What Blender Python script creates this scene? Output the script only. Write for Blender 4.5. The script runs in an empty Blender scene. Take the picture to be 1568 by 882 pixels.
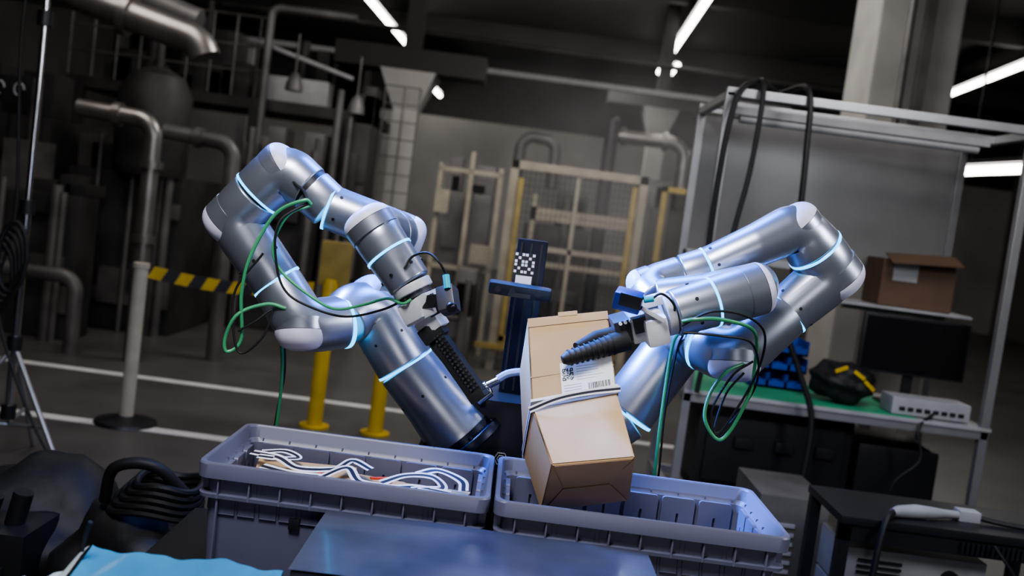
import bpy, bmesh, math, random
from mathutils import Vector as V, Matrix
random.seed(7)
COL = bpy.context.scene.collection

# ------------------------------------------------------------------ materials
def mat(name, col, rough=0.5, metal=0.0, emit=None, estr=0.0, var=0.12, scale=8.0, bump=0.0, alpha=1.0, coat=0.0, trans=0.0):
    m = bpy.data.materials.new(name); m.use_nodes = True
    nt = m.node_tree; b = nt.nodes['Principled BSDF']
    tc = nt.nodes.new('ShaderNodeTexCoord'); nz = nt.nodes.new('ShaderNodeTexNoise')
    nz.inputs['Scale'].default_value = scale; nz.inputs['Detail'].default_value = 5
    nt.links.new(tc.outputs['Object'], nz.inputs['Vector'])
    cr = nt.nodes.new('ShaderNodeValToRGB')
    cr.color_ramp.elements[0].position = 0.3; cr.color_ramp.elements[1].position = 0.75
    cr.color_ramp.elements[0].color = tuple(max(0, c*(1-var)) for c in col)+(1,)
    cr.color_ramp.elements[1].color = tuple(min(1, c*(1+var)) for c in col)+(1,)
    nt.links.new(nz.outputs['Fac'], cr.inputs['Fac']); nt.links.new(cr.outputs['Color'], b.inputs['Base Color'])
    b.inputs['Roughness'].default_value = rough; b.inputs['Metallic'].default_value = metal
    b.inputs['Alpha'].default_value = alpha; b.inputs['Coat Weight'].default_value = coat
    b.inputs['Coat Roughness'].default_value = 0.12
    b.inputs['Transmission Weight'].default_value = trans
    if emit:
        b.inputs['Emission Color'].default_value = tuple(emit)+(1,); b.inputs['Emission Strength'].default_value = estr
    if bump:
        bp = nt.nodes.new('ShaderNodeBump'); bp.inputs['Strength'].default_value = bump; bp.inputs['Distance'].default_value = 0.01
        nt.links.new(nz.outputs['Fac'], bp.inputs['Height']); nt.links.new(bp.outputs['Normal'], b.inputs['Normal'])
    return m

M = {}
M['silver'] = mat('arm_silver', (0.36, 0.385, 0.45), 0.34, 0.8, var=0.02, scale=3)
M['lilac'] = mat('arm_cap_lilac', (0.60, 0.60, 0.72), 0.45, 0.0, var=0.02)
M['ring'] = mat('ring_glow', (0.1, 0.5, 0.8), 0.4, 0, (0.06, 0.52, 1.0), 2.4, var=0)
M['black'] = mat('black_plastic', (0.012, 0.012, 0.015), 0.45)
M['rubber'] = mat('black_rubber', (0.008, 0.008, 0.009), 0.6, bump=0.1, scale=40)
M['dark'] = mat('dark_metal', (0.022, 0.023, 0.028), 0.4, 0.4)
M['navy'] = mat('navy_metal', (0.008, 0.011, 0.026), 0.35, 0.5)
M['chrome'] = mat('chrome', (0.6, 0.6, 0.63), 0.18, 1.0, var=0.05)
M['alu'] = mat('aluminium', (0.33, 0.33, 0.34), 0.38, 0.6, var=0.08)
M['grip'] = mat('gripper_grey', (0.50, 0.50, 0.53), 0.45, 0.1, var=0.04)
M['gripd'] = mat('gripper_dark_grey', (0.07, 0.07, 0.085), 0.4, 0.4)
M['cam_blue'] = mat('camera_blue', (0.02, 0.04, 0.24), 0.3, 0.2)
M['teal'] = mat('teal_plug', (0.02, 0.40, 0.55), 0.4)
M['green'] = mat('green_cable', (0.06, 0.30, 0.13), 0.4)
M['tote'] = mat('tote_blue_grey', (0.120, 0.124, 0.185), 0.42, var=0.08, scale=5)
M['card'] = mat('cardboard', (0.54, 0.355, 0.18), 0.75, var=0.05, scale=14, bump=0.03)
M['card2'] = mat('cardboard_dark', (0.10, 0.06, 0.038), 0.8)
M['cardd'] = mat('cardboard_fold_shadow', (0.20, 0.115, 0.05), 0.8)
M['white'] = mat('white_print', (0.78, 0.78, 0.80), 0.5, var=0.03)
M['wgrey'] = mat('pale_grey', (0.30, 0.30, 0.31), 0.55)
M['strapw'] = mat('strap_white', (0.78, 0.78, 0.84), 0.5, var=0.05)
M['strapb'] = mat('strap_black', (0.015, 0.015, 0.03), 0.5)
M['red'] = mat('red_print', (0.65, 0.07, 0.03), 0.5)
M['yellow'] = mat('safety_yellow', (0.50, 0.34, 0.012), 0.5, var=0.15)
M['yellowd'] = mat('faded_yellow', (0.30, 0.225, 0.06), 0.6, var=0.25)
M['beige'] = mat('beige_machine', (0.28, 0.25, 0.195), 0.6, var=0.2)
M['mdark'] = mat('machine_dark', (0.04, 0.038, 0.038), 0.6, 0.2, var=0.4, scale=3)
M['mgrey'] = mat('machine_grey', (0.12, 0.113, 0.11), 0.5, 0.3, var=0.4, scale=3)
M['pipe'] = mat('pipe_lagging', (0.24, 0.225, 0.215), 0.36, 0.8, var=0.2, scale=5)
M['floor'] = mat('floor_concrete', (0.085, 0.080, 0.078), 0.38, var=0.25, scale=1.3, bump=0.05)
M['line'] = mat('floor_line_white', (0.58, 0.57, 0.56), 0.5, var=0.15)
M['wall'] = mat('wall_paint', (0.10, 0.095, 0.09), 0.8, var=0.3, scale=0.6)
M['walll'] = mat('wall_paint_light', (0.30, 0.29, 0.275), 0.8, var=0.2, scale=0.8)
M['ceil'] = mat('ceiling_dark', (0.02, 0.019, 0.019), 0.85, var=0.4, scale=0.5)
M['conc'] = mat('column_concrete', (0.32, 0.31, 0.295), 0.75, var=0.18, scale=2)
M['tube'] = mat('tube_glow', (1, 1, 1), 0.5, 0, (1.0, 0.96, 0.9), 12.0, var=0)
M['mat_green'] = mat('green_mat', (0.03, 0.27, 0.14), 0.6)
M['crate_blue'] = mat('crate_blue', (0.015, 0.05, 0.30), 0.4)
M['screen'] = mat('monitor_screen', (0.008, 0.008, 0.009), 0.25)
M['panel'] = mat('frosted_panel', (0.17, 0.167, 0.167), 0.3, var=0.3, scale=1.2)
M['film'] = mat('blue_film', (0.05, 0.23, 0.40), 0.3, var=0.2, scale=5, bump=0.2, coat=0.4)
M['bag'] = mat('white_bag_plastic', (0.45, 0.52, 0.53), 0.3, var=0.15, scale=9, bump=0.4)
M['stick'] = mat('stainless_sheet', (0.16, 0.165, 0.215), 0.33, 0.75, var=0.4, scale=4, bump=0.10, coat=0.35)
M['hose'] = mat('hose_blue_grey', (0.22, 0.27, 0.42), 0.35)
M['post'] = mat('stanchion_cream', (0.42, 0.39, 0.33), 0.5)

# ------------------------------------------------------------------ helpers
def group(name, loc=(0, 0, 0)):
    e = bpy.data.objects.new(name, None); e.location = loc; e.empty_display_size = 0.1
    COL.objects.link(e); return e

def put(name, bm, mats, parent=None, smooth=True, ang=38):
    bmesh.ops.recalc_face_normals(bm, faces=bm.faces[:])
    if smooth:
        lim = math.radians(ang)
        for f in bm.faces: f.smooth = True
        for e in bm.edges:
            if len(e.link_faces) == 2 and e.calc_face_angle(0) > lim: e.smooth = False
    me = bpy.data.meshes.new(name); bm.to_mesh(me); bm.free()
    for m in (mats if isinstance(mats, (list, tuple)) else [mats]): me.materials.append(M[m] if isinstance(m, str) else m)
    o = bpy.data.objects.new(name, me); COL.objects.link(o)
    if parent:
        o.parent = parent; o.matrix_parent_inverse = Matrix.Translation(-V(parent.location))
    return o

def obox(bm, c, ax, up, size, mi=0, bev=0.0):
    ax = V(ax).normalized(); up = V(up); y = up.cross(ax).normalized(); z = ax.cross(y).normalized()
    R = Matrix((ax, y, z)).transposed().to_4x4()
    Mx = Matrix.Translation(V(c)) @ R @ Matrix.Diagonal((*size, 1))
    r = bmesh.ops.create_cube(bm, size=1.0, matrix=Mx)
    fs = set(f for v in r['verts'] for f in v.link_faces)
    for f in fs: f.material_index = mi
    if bev:
        es = list(set(e for v in r['verts'] for e in v.link_edges))
        g = bmesh.ops.bevel(bm, geom=es, offset=bev, segments=2, profile=0.7, affect='EDGES')
        for f in g['faces']: f.material_index = mi

def box(bm, lo, hi, mi=0, bev=0.0):
    lo = V(lo); hi = V(hi); obox(bm, (lo+hi)/2, (1, 0, 0), (0, 0, 1), [abs(a) for a in (hi-lo)], mi, bev)

def frame(d):
    d = d.normalized(); a = V((0, 0, 1)) if abs(d.z) < 0.9 else V((1, 0, 0))
    x = a.cross(d).normalized(); return x, d.cross(x)

def tube(bm, P, R, seg=24, mi=0, caps=True, rb=0.0):
    """sweep circle along points P with radii R, ends rounded by rb"""
    P = [V(p) for p in P]; R = list(R)
    if rb:
        def endp(P, R):
            d = (P[1]-P[0]).normalized(); r = R[0]; out = []
            for k in range(5):
                a = k/4*math.pi/2; out.append((P[0]+d*rb*(1-math.cos(a)), r-rb+rb*math.sin(a)))
            return out
        a = endp(P, R); b = endp(P[::-1], R[::-1])[::-1]
        P = [q[0] for q in a]+P[1:-1]+[q[0] for q in b]; R = [q[1] for q in a]+R[1:-1]+[q[1] for q in b]
    n = len(P); T = []
    for i in range(n):
        t = (P[min(i+1, n-1)]-P[max(i-1, 0)]); T.append(t.normalized() if t.length > 1e-9 else T[-1])
    x, y = frame(T[0]); rings = []
    for i in range(n):
        if i:
            q = T[i-1].rotation_difference(T[i]); x = q @ x; y = q @ y
        rings.append([bm.verts.new(P[i]+R[i]*(math.cos(2*math.pi*k/seg)*x+math.sin(2*math.pi*k/seg)*y)) for k in range(seg)])
    for i in range(n-1):
        for k in range(seg):
            f = bm.faces.new((rings[i][k], rings[i][(k+1) % seg], rings[i+1][(k+1) % seg], rings[i+1][k])); f.material_index = mi
    if caps:
        for r in (rings[0], rings[-1]):
            f = bm.faces.new(r); f.material_index = mi

def cyl(bm, a, b, r, r2=None, seg=24, mi=0, rb=0.0):
    tube(bm, [a, b], [r, r if r2 is None else r2], seg, mi, True, rb)

def fillet(pts, rad, R, steps=12):
    pts = [V(p) for p in pts]; P = [pts[0]]; Q = [rad[0]]
    for i in range(1, len(pts)-1):
        d1 = pts[i]-pts[i-1]; d2 = pts[i+1]-pts[i]; l1, l2 = d1.length, d2.length
        d1.normalize(); d2.normalize(); th = d1.angle(d2)
        if th < 0.05: P.append(pts[i]); Q.append(rad[i]); continue
        t = min(R*math.tan(th/2), l1*0.49 if i > 1 else l1*0.96, l2*0.49 if i < len(pts)-2 else l2*0.96)
        a = pts[i]-d1*t; b = pts[i]+d2*t
        ra = rad[i]+(rad[i-1]-rad[i])*t/l1; rb_ = rad[i]+(rad[i+1]-rad[i])*t/l2
        rr = t/math.tan(th/2); cdir = (d2-d1).normalized(); c = pts[i]+cdir*(rr/math.cos(th/2))
        ax = d1.cross(d2).normalized()
        for k in range(steps+1):
            u = k/steps
            P.append(c+Matrix.Rotation(th*u, 3, ax) @ (a-c)); Q.append((1-u)**2*ra+2*u*(1-u)*rad[i]+u*u*rb_)
    P.append(pts[-1]); Q.append(rad[-1]); return P, Q

def spline(pts, n=10):
    p = [V(q) for q in pts]; p = [p[0]*2-p[1]]+p+[p[-1]*2-p[-2]]; out = []
    for i in range(1, len(p)-2):
        for k in range(n):
            t = k/n
            out.append(0.5*((2*p[i])+(p[i+1]-p[i-1])*t+(2*p[i-1]-5*p[i]+4*p[i+1]-p[i+2])*t*t+(3*p[i]-p[i-1]-3*p[i+1]+p[i+2])*t**3))
    out.append(p[-2]); return out

def cable(name, pts, r, m, parent=None, n=10):
    bm = bmesh.new(); s = spline(pts, n); tube(bm, s, [r]*len(s), 8); return put(name, bm, m, parent)

def ring(bm, c, d, r, w=0.006):
    c = V(c); d = V(d).normalized(); tube(bm, [c-d*w/2, c+d*w/2], [r, r], 48)

def link(name, parent, pts, rad, R=0.05, cap=None, ext=0.03, dome=0.032, rb=0.006, cr=None, tilt=None):
    """cast arm link: bent tube; the joint housing runs past the bend and ends in a domed lilac cover.
       cap: 'in' (housing is the first leg), 'out' (housing is the second leg) or a direction"""
    bm = bmesh.new(); P, Q = fillet(pts, rad, R, 16); tube(bm, P, Q, 56, 0, True, rb)
    if cap is not None:
        p0, p1, p2 = V(pts[0]), V(pts[1]), V(pts[2]); d_in = (p1-p0).normalized(); d_out = (p2-p1).normalized()
        d = d_in if cap == 'in' else (-d_out if cap == 'out' else V(cap).normalized())
        r = cr or rad[1]*1.0
        prof = [(-.02, r), (ext, r)]+[(ext+dome*math.sin(a)**1.0, r*(math.cos(a)**.62 if a < 1.57 else 0.02)) for a in [k*math.pi/2/14 for k in range(1, 15)]]
        b2 = bmesh.new(); tube(b2, [p1+d*s for s, _ in prof], [max(q, .001) for _, q in prof], 56, 0, True)
        n = (d+V(tilt)).normalized() if tilt else d
        c0 = p1+d*(ext+.001)
        bmesh.ops.bisect_plane(b2, geom=b2.verts[:]+b2.edges[:]+b2.faces[:], plane_co=c0, plane_no=n)
        bmesh.ops.bisect_plane(b2, geom=b2.verts[:]+b2.edges[:]+b2.faces[:], plane_co=c0-n*.0016, plane_no=n)
        for f in b2.faces:
            s = n.dot(f.calc_center_median()-c0)
            if s > 0: f.material_index = 1
            elif s > -.0017: f.material_index = 2
        me = bpy.data.meshes.new('tmp'); b2.to_mesh(me); b2.free(); bm.from_mesh(me); bpy.data.meshes.remove(me)
    return put(name, bm, ['silver', 'lilac', 'gripd'], parent, ang=50)

def screws(parent, items):
    bm = bmesh.new()
    for c, n in items:
        c = V(c); n = V(n).normalized(); cyl(bm, c-n*0.004, c+n*0.0012, 0.0042, seg=12)
    put('screws', bm, 'black', parent)

# ------------------------------------------------------------------ camera
cam = bpy.data.cameras.new('camera'); cam.lens = 35; cam.sensor_width = 36; cam.clip_end = 200
co = bpy.data.objects.new('camera', cam); COL.objects.link(co)
th = math.radians(7.5); p = math.atan(115/1524)
f = V((0, math.cos(p), -math.sin(p))); r0 = V((1, 0, 0)); u0 = V((0, math.sin(p), math.cos(p)))
rr = math.cos(th)*r0+math.sin(th)*u0; uu = -math.sin(th)*r0+math.cos(th)*u0
co.matrix_world = Matrix.Translation((0, 0, 1.6)) @ Matrix((rr, uu, -f)).transposed().to_4x4()
cam.dof.use_dof = True; cam.dof.focus_distance = 2.4; cam.dof.aperture_fstop = 2.6
bpy.context.scene.camera = co

# ------------------------------------------------------------------ room shell
bm = bmesh.new(); box(bm, (-11, -3, -0.1), (13, 27, 0)); put('floor', bm, 'floor', smooth=False)
bm = bmesh.new(); box(bm, (-11, -3, 5.6), (13, 27, 5.7)); put('ceiling', bm, 'ceil', smooth=False)
bm = bmesh.new(); box(bm, (-11, 27, 0), (13, 27.2, 3.9)); box(bm, (-11, 27, 3.9), (13, 27.2, 5.7), 1); put('wall_back', bm, ['walll', 'ceil'], smooth=False)
bm = bmesh.new(); box(bm, (-11.2, -3, 0), (-11, 27, 5.7)); put('wall_left', bm, 'wall', smooth=False)
bm = bmesh.new(); box(bm, (13, -3, 0), (13.2, 27, 5.7)); put('wall_right', bm, 'wall', smooth=False)
bm = bmesh.new(); box(bm, (-11, -3.2, 0), (13, -3, 5.7)); put('wall_front', bm, 'wall', smooth=False)
bm = bmesh.new(); box(bm, (-8, 7.38, 0), (1.6, 7.49, 0.003)); box(bm, (-8, 5.92, 0), (0.2, 6.03, 0.003)); box(bm, (0.4, 6.2, 0), (0.5, 12, 0.003))
put('floor_marking', bm, 'line', smooth=False)
for y in (10, 16, 22):
    bm = bmesh.new(); box(bm, (-11, y-0.12, 5.2), (13, y+0.12, 5.6)); put('ceiling_beam', bm, 'ceil', smooth=False)
bm = bmesh.new(); box(bm, (-4.7, 15.9, 3.72), (4.0, 16.05, 3.80)); box(bm, (-4.7, 16.0, 0), (-4.55, 16.1, 3.8)); box(bm, (3.9, 16.0, 0), (4.0, 16.1, 3.8))
put('crane_gantry', bm, 'wgrey', smooth=False)
def column(x0, x1, y, cap=0.35, zt=5.6, m='conc', zc=3.0):
    w = (x1-x0); g = group('concrete_column', ((x0+x1)/2, y+w/2, 0)); bm = bmesh.new(); box(bm, (x0, y, 0), (x1, y+w, zt), 0, 0.02)
    if cap:
        cx, cy = (x0+x1)/2, y+w/2
        A_ = [bm.verts.new((cx+sx*w/2, cy+sy*w/2, zc-.3)) for sx, sy in ((-1, -1), (1, -1), (1, 1), (-1, 1))]
        B_ = [bm.verts.new((cx+sx*(w/2+cap), cy+sy*(w/2+cap), zc+.15)) for sx, sy in ((-1, -1), (1, -1), (1, 1), (-1, 1))]
        for k in range(4): bm.faces.new((A_[k], A_[(k+1) % 4], B_[(k+1) % 4], B_[k]))
        bm.faces.new(B_)
    put('shaft', bm, m, g, False)
    if zt < 5:
        bm = bmesh.new(); box(bm, ((x0+x1)/2-.9, y-.1, zc+.15), ((x0+x1)/2+.9, y+w+.1, zc+.42)); box(bm, ((x0+x1)/2-.1, y, zc+.42), ((x0+x1)/2+.1, y+.2, 5.6)); put('lintel', bm, 'ceil', g, False)
column(-1.70, -1.40, 12.05, 0.18, 3.1, zc=2.95)
column(1.95, 2.25, 17, 0.15, 3.7, zc=3.5)
column(2.92, 3.66, 9, 0)
g = group('cable_conduit', (3.0, 8.9, 0)); bm = bmesh.new(); cyl(bm, (3.18, 8.96, 0), (3.18, 8.96, 5.6), 0.03); box(bm, (3.3, 8.93, 0), (3.38, 8.99, 5.6)); put('conduit_pipes', bm, 'mgrey', g)

def tubelight(x0, y0, x1, y1, z=5.0, z1=None):
    z1 = z if z1 is None else z1
    g = group('fluorescent_light', (x0, y0, z)); bm = bmesh.new(); cyl(bm, (x0, y0, z), (x1, y1, z1), 0.05); put('tube', bm, 'tube', g)
    bm = bmesh.new(); d = V((x1-x0, y1-y0, z1-z)); obox(bm, ((x0+x1)/2, (y0+y1)/2, (z+z1)/2+0.09), d, (0, 0, 1), (d.length, 0.14, 0.05))
    for t in (0.1, 0.9): c = V((x0, y0, z))+d*t; box(bm, (c.x-.01, c.y-.01, c.z+.1), (c.x+.01, c.y+.01, 5.6))
    put('housing', bm, 'dark', g)
tubelight(-3.3, 14.0, -3.04, 22.6); tubelight(-2.85, 21.2, -2.80, 23.0)
tubelight(2.15, 12.0, 2.54, 21.8); tubelight(2.76, 20.6, 2.80, 22.3)
tubelight(7.3, 12.5, 8.04, 20.16); tubelight(4.95, 11.6, 5.25, 9.6, 2.74); tubelight(-2.6, 25.0, -2.55, 26.6, 4.4)

# ------------------------------------------------------------------ left background plant
PL = group('processing_plant', (-3.8, 9.5, 0))
def pipe(name, pts, r, m='pipe', flanges=(), R=None, g=None):
    bm = bmesh.new(); P, Q = fillet(pts, [r]*len(pts), R or r*2.2, 10); tube(bm, P, Q, 20)
    for c, d in flanges: c = V(c); d = V(d).normalized(); cyl(bm, c-d*0.03, c+d*0.03, r*1.35, seg=20)
    return put(name, bm, m, g)
pipe('exhaust_duct', [(-6.0, 9.5, 3.1), (-3.75, 8, 2.86), (-2.72, 8, 2.62), (-2.66, 8.0, 2.5)], 0.125, 'pipe', [((-3.3, 8, 2.75), (1, 0, -.2))], 0.2, g=PL)
pipe('exhaust_duct', [(-6.0, 9.9, 3.4), (-4.0, 8.5, 3.15), (-2.9, 8.5, 2.85)], 0.10, 'mgrey', g=PL)
pipe('process_pipe', [(-3.62, 8, 1.98), (-3.0, 8, 1.95), (-2.99, 8, 0.0)], 0.07, 'pipe', [((-3.3, 8, 1.965), (1, 0, 0)), ((-2.99, 8, 1.6), (0, 0, 1)), ((-2.99, 8, 1.0), (0, 0, 1))], g=PL)
pipe('process_pipe', [(-3.1, 8.5, 1.90), (-2.5, 8.5, 1.86), (-2.48, 8.5, 0.0)], 0.065, 'mgrey', [((-2.8, 8.5, 1.88), (1, 0, 0)), ((-2.48, 8.5, 1.3), (0, 0, 1))], g=PL)
pipe('process_pipe', [(-5.5, 8, 0.62), (-4.0, 8, 0.62), (-3.5, 8, 0.62), (-3.5, 8, 0.0)], 0.06, 'mgrey', g=PL)
pipe('process_pipe', [(-3.2, 11.8, 0.0), (-3.2, 11.8, 3.6), (-2.2, 11.8, 3.6)], 0.05, 'mgrey', g=PL)
def machine(name, x0, x1, y0, y1, z1, m='mdark', seed=1, detail='mgrey', g=None, dens=1.0):
    rnd = random.Random(seed); bm = bmesh.new(); box(bm, (x0, y0, 0), (x1, y1, z1), 0, 0.03)
    w = x1-x0
    for k in range(int((3+w*3)*dens)):
        a = x0+rnd.random()*w*0.8; z = 0.15+rnd.random()*z1*0.8; ww = 0.1+rnd.random()*w*0.3; h = 0.08+rnd.random()*z1*0.2
        box(bm, (a, y0-0.02-rnd.random()*0.12, z), (min(a+ww, x1), y0, min(z+h, z1)), 1 if rnd.random() < .55 else 0, 0.008)
    for k in range(int((2+w*2)*dens)):
        a = x0+rnd.random()*w; cyl(bm, (a, y0-0.1, 0.0), (a, y0-0.1, z1+rnd.random()*0.4), 0.02+rnd.random()*0.03, seg=12, mi=1)
    for k in range(4):
        a = x0+rnd.random()*w*.8; h = rnd.random()*0.35+.1; box(bm, (a, y0+.1, z1), (min(a+0.1+rnd.random()*.35, x1), y0+.5, z1+h), rnd.choice((0, 1)), 0.01)
    return put(name, bm, [m, detail], g)
machine('machine_body', -5.9, -4.4, 9.2, 10.5, 1.9, seed=3, g=PL)
machine('machine_body', -4.3, -3.2, 9.4, 10.6, 1.5, seed=4, g=PL)
machine('machine_body', -3.1, -2.2, 10.6, 11.4, 1.75, seed=5, g=PL)
machine('machine_body', -2.15, -1.76, 11.0, 11.9, 2.35, seed=6, g=PL)
machine('machine_body', -6.5, -5.0, 7.2, 8.4, 0.9, seed=8, g=PL)
machine('control_cabinet', -4.6, -3.75, 8.5, 8.9, 1.25, seed=9, g=PL)
bm = bmesh.new(); tube(bm, [(-3.5, 9.3, 1.5), (-3.5, 9.3, 1.6), (-3.5, 9.3, 2.25), (-3.5, 9.3, 2.42), (-3.5, 9.3, 2.5)], [0.28, .33, .33, .25, .08], 28); cyl(bm, (-3.5, 9.3, 2.4), (-3.5, 9.3, 3.3), .04)
put('storage_tank', bm, 'mdark', PL)
g = PL; bm = bmesh.new()
box(bm, (-5.6, 12, 2.42), (-1.9, 13.4, 2.55)); box(bm, (-3.3, 12.1, 2.56), (-2.5, 12.8, 2.86), 1, .02)
for x in (-5.5, -4.4, -3.4, -2.3): box(bm, (x, 12, 0), (x+.1, 12.1, 2.42))
put('mezzanine_deck', bm, ['mdark', 'wgrey'], g)
bm = bmesh.new()
for z in (2.85, 3.15, 3.5): cyl(bm, (-5.6, 12.0, z), (-3.3, 12.0, z), 0.016, seg=8)
for k in range(9): x = -5.6+k*.28; cyl(bm, (x, 12, 2.55), (x, 12, 3.5), 0.016, seg=8)
put('mezzanine_railing', bm, 'mgrey', g)
bm = bmesh.new(); cyl(bm, (-3.4, 12, 3.22), (-2.2, 12, 2.92), 0.03, seg=10); put('handrail', bm, 'wgrey', g)
bm = bmesh.new(); rnd = random.Random(4)
for k in range(26):
    x = -5.4+rnd.random()*3.2; z = 2.56; h = .2+rnd.random()*1.0
    if rnd.random() < .5: cyl(bm, (x, 12.6, z), (x, 12.6, z+h), .04+rnd.random()*.08, seg=12)
    else: box(bm, (x, 12.4, z), (x+.1+rnd.random()*.3, 12.9, z+h*.7), 0, .01)
put('deck_equipment', bm, 'mdark', g)
for x, y, z in ((-2.65, 11, 2.72), (-1.95, 11, 2.56)):
    bm = bmesh.new(); tube(bm, [(x, y, z-.12), (x, y, z-.04), (x, y, z+.04), (x, y, z+.08)], [.10, .09, .06, .03], 20); cyl(bm, (x, y, z), (x, y, z+.5), .012, seg=8)
    put('hooded_vent', bm, 'mgrey', g)
g = group('caged_ladder', (-1.45, 11.5, 0)); bm = bmesh.new()
for x in (-1.72, -1.5, -1.32): cyl(bm, (x, 11.45, 0), (x, 11.45, 2.85), .011, seg=8)
for k in range(14): cyl(bm, (-1.72, 11.45, .25+k*.2), (-1.32, 11.45, .25+k*.2), .008, seg=8)
put('rungs', bm, 'mgrey', g)
g = group('exit_sign', (-3.65, 7, 2)); bm = bmesh.new(); box(bm, (-4.3, 7.0, 1.90), (-3.5, 7.04, 2.09), 0, .005)
for k in range(5): x = -4.2+k*.14; tube(bm, [(x+.05+.035*math.cos(a), 6.995, 2.0+.045*math.sin(a)) for a in [i*math.pi/5 for i in range(9)]], [.007]*9, 6, 1)
cyl(bm, (-3.9, 7.02, 2.09), (-3.9, 7.02, 5.6), .012, seg=8); put('sign_board', bm, ['black', 'wgrey'], g)

# ------------------------------------------------------------------ centre background
g = group('safety_fence', (0.5, 10, 0)); bm = bmesh.new()
for x in (-.125, 1.17): box(bm, (x-.04, 9.96, 0), (x+.04, 10.04, 2.12))
box(bm, (-.16, 9.96, 2.04), (1.21, 10.04, 2.12)); box(bm, (-.08, 9.97, 1.25), (1.13, 10.03, 1.30)); box(bm, (.5, 9.97, .05), (.54, 10.03, 2.04))
put('frame', bm, 'beige', g, False)
bm = bmesh.new(); box(bm, (-.075, 9.93, .3), (-.02, 9.99, 1.95)); box(bm, (-.07, 9.93, .28), (1.1, 9.98, .36)); box(bm, (1.06, 9.93, .3), (1.11, 9.98, 2.0)); box(bm, (-.3, 9.9, .22), (.4, 9.95, .27))
put('yellow_trim', bm, 'yellowd', g, False)
bm = bmesh.new()
for k in range(24): x = -.06+k*.05; cyl(bm, (x, 10, .05), (x, 10, 2.05), .0025, seg=5)
for k in range(30): z = .1+k*.066; cyl(bm, (-.1, 10, z), (1.15, 10, z), .0025, seg=5)
put('wire_mesh', bm, 'dark', g)
g = group('safety_fence', (2, 12, 0)); bm = bmesh.new()
for x in (1.5, 2.2): box(bm, (x, 11, 0), (x+.06, 11.06, 2.1))
for z in (2.04, 1.2, .2): box(bm, (1.5, 11, z), (2.2, 11.05, z+.06))
put('frame', bm, 'yellowd', g, False)
machine('packaging_machine', -.95, -.35, 11.2, 12, 1.75, 'mgrey', 21, 'mgrey', dens=.5)
machine('packaging_machine', 0.05, .88, 12.5, 13.4, 1.5, 'mdark', 22, 'mgrey', dens=.5)
machine('packaging_machine', 1.5, 2.7, 13.2, 14, 1.9, 'mdark', 23, 'mgrey')
machine('packaging_machine', -.9, -.35, 9.4, 9.85, .55, 'mgrey', 24, 'mgrey')
g = group('machine_frame', (-.6, 10.8, 0)); bm = bmesh.new()
for x in (-.95, -.62, -.3): box(bm, (x, 10.8, 0), (x+.05, 10.86, 2.2-abs(x+.6)*.5))
for z in (.9, 1.95): box(bm, (-.95, 10.8, z), (-.25, 10.85, z+.05))
box(bm, (-.95, 10.75, 1.5), (-.8, 10.9, 1.75)); box(bm, (-.5, 10.7, 1.0), (-.3, 10.9, 1.2))
put('uprights', bm, 'beige', g, False)
g = group('conveyor_frame', (.5, 12, 0)); bm = bmesh.new()
box(bm, (.1, 11.9, 1.55), (1.4, 12.0, 1.7)); box(bm, (.1, 11.9, 1.0), (1.4, 12.0, 1.06))
for x in (.1, 1.3): box(bm, (x, 11.9, 0), (x+.07, 12, 1.85))
put('beams', bm, 'beige', g, False)
pipe('process_pipe', [(-.14, 14, 0), (-.14, 14, 2.68), (.35, 14, 2.66), (.36, 14, 2.0)], .08, 'mgrey')
pipe('process_pipe', [(1.15, 14.4, 2.88), (2.2, 14.4, 2.88), (2.25, 14.4, 0)], .10, 'pipe', [((1.3, 14.4, 2.88), (1, 0, 0)), ((1.9, 14.4, 2.88), (1, 0, 0))])
bm = bmesh.new(); tube(bm, [(1.02, 13, 0), (1.02, 13, 2.95), (1.02, 13, 3.0)], [.09, .09, .05], 20); put('vertical_tank', bm, 'black')
pipe('cable_tray', [(-4.8, 15, 4.1), (0, 15, 4.05), (5, 15, 4.0)], .04, 'mdark')

def bollard(x, y, h=1.15, hb=True):
    g = group('safety_bollard', (x, y, 0)); bm = bmesh.new(); tube(bm, [(x, y, 0), (x, y, h-.04), (x, y, h)], [.05, .05, .035], 24); cyl(bm, (x, y, 0), (x, y, .015), .1); put('post', bm, 'yellow', g)
    if hb: bm = bmesh.new(); box(bm, (x-.1, y+.06, .95), (x+.1, y+.14, 1.25), 0, .01); cyl(bm, (x, y+.1, 0), (x, y+.1, 1.0), .02); put('box', bm, 'yellowd', g)
bollard(-1.2, 6.6, 1.0); bollard(-.79, 6.62, 1.0, False)
g = group('belt_stanchion', (-2.26, 6.05, 0)); bm = bmesh.new()
cyl(bm, (-2.26, 6.05, .02), (-2.26, 6.05, .97), .042); cyl(bm, (-2.26, 6.05, .97), (-2.26, 6.05, 1.0), .05); put('post', bm, 'post', g)
bm = bmesh.new(); tube(bm, [(-2.26, 6.05, 0), (-2.26, 6.05, .02), (-2.26, 6.05, .05)], [.19, .18, .05], 32); put('base', bm, 'black', g)
bm = bmesh.new(); N = 26
for k in range(N):
    def bp(t, s):
        return V((-2.22+.92*t, 6.05+.5*t, .955-.05*math.sin(math.pi*t)-.02*t+s))
    a = k/N; b = (k+1)/N; sh = .035/.92
    vs = [bm.verts.new(bp(min(1, max(0, q)), s)) for q, s in ((a, -.04), (b, -.04), (b+sh, .04), (a+sh, .04))]
    fc = bm.faces.new(vs); fc.material_index = k//2 % 2
put('hazard_belt', bm, ['yellow', 'black'], g, False)

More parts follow.
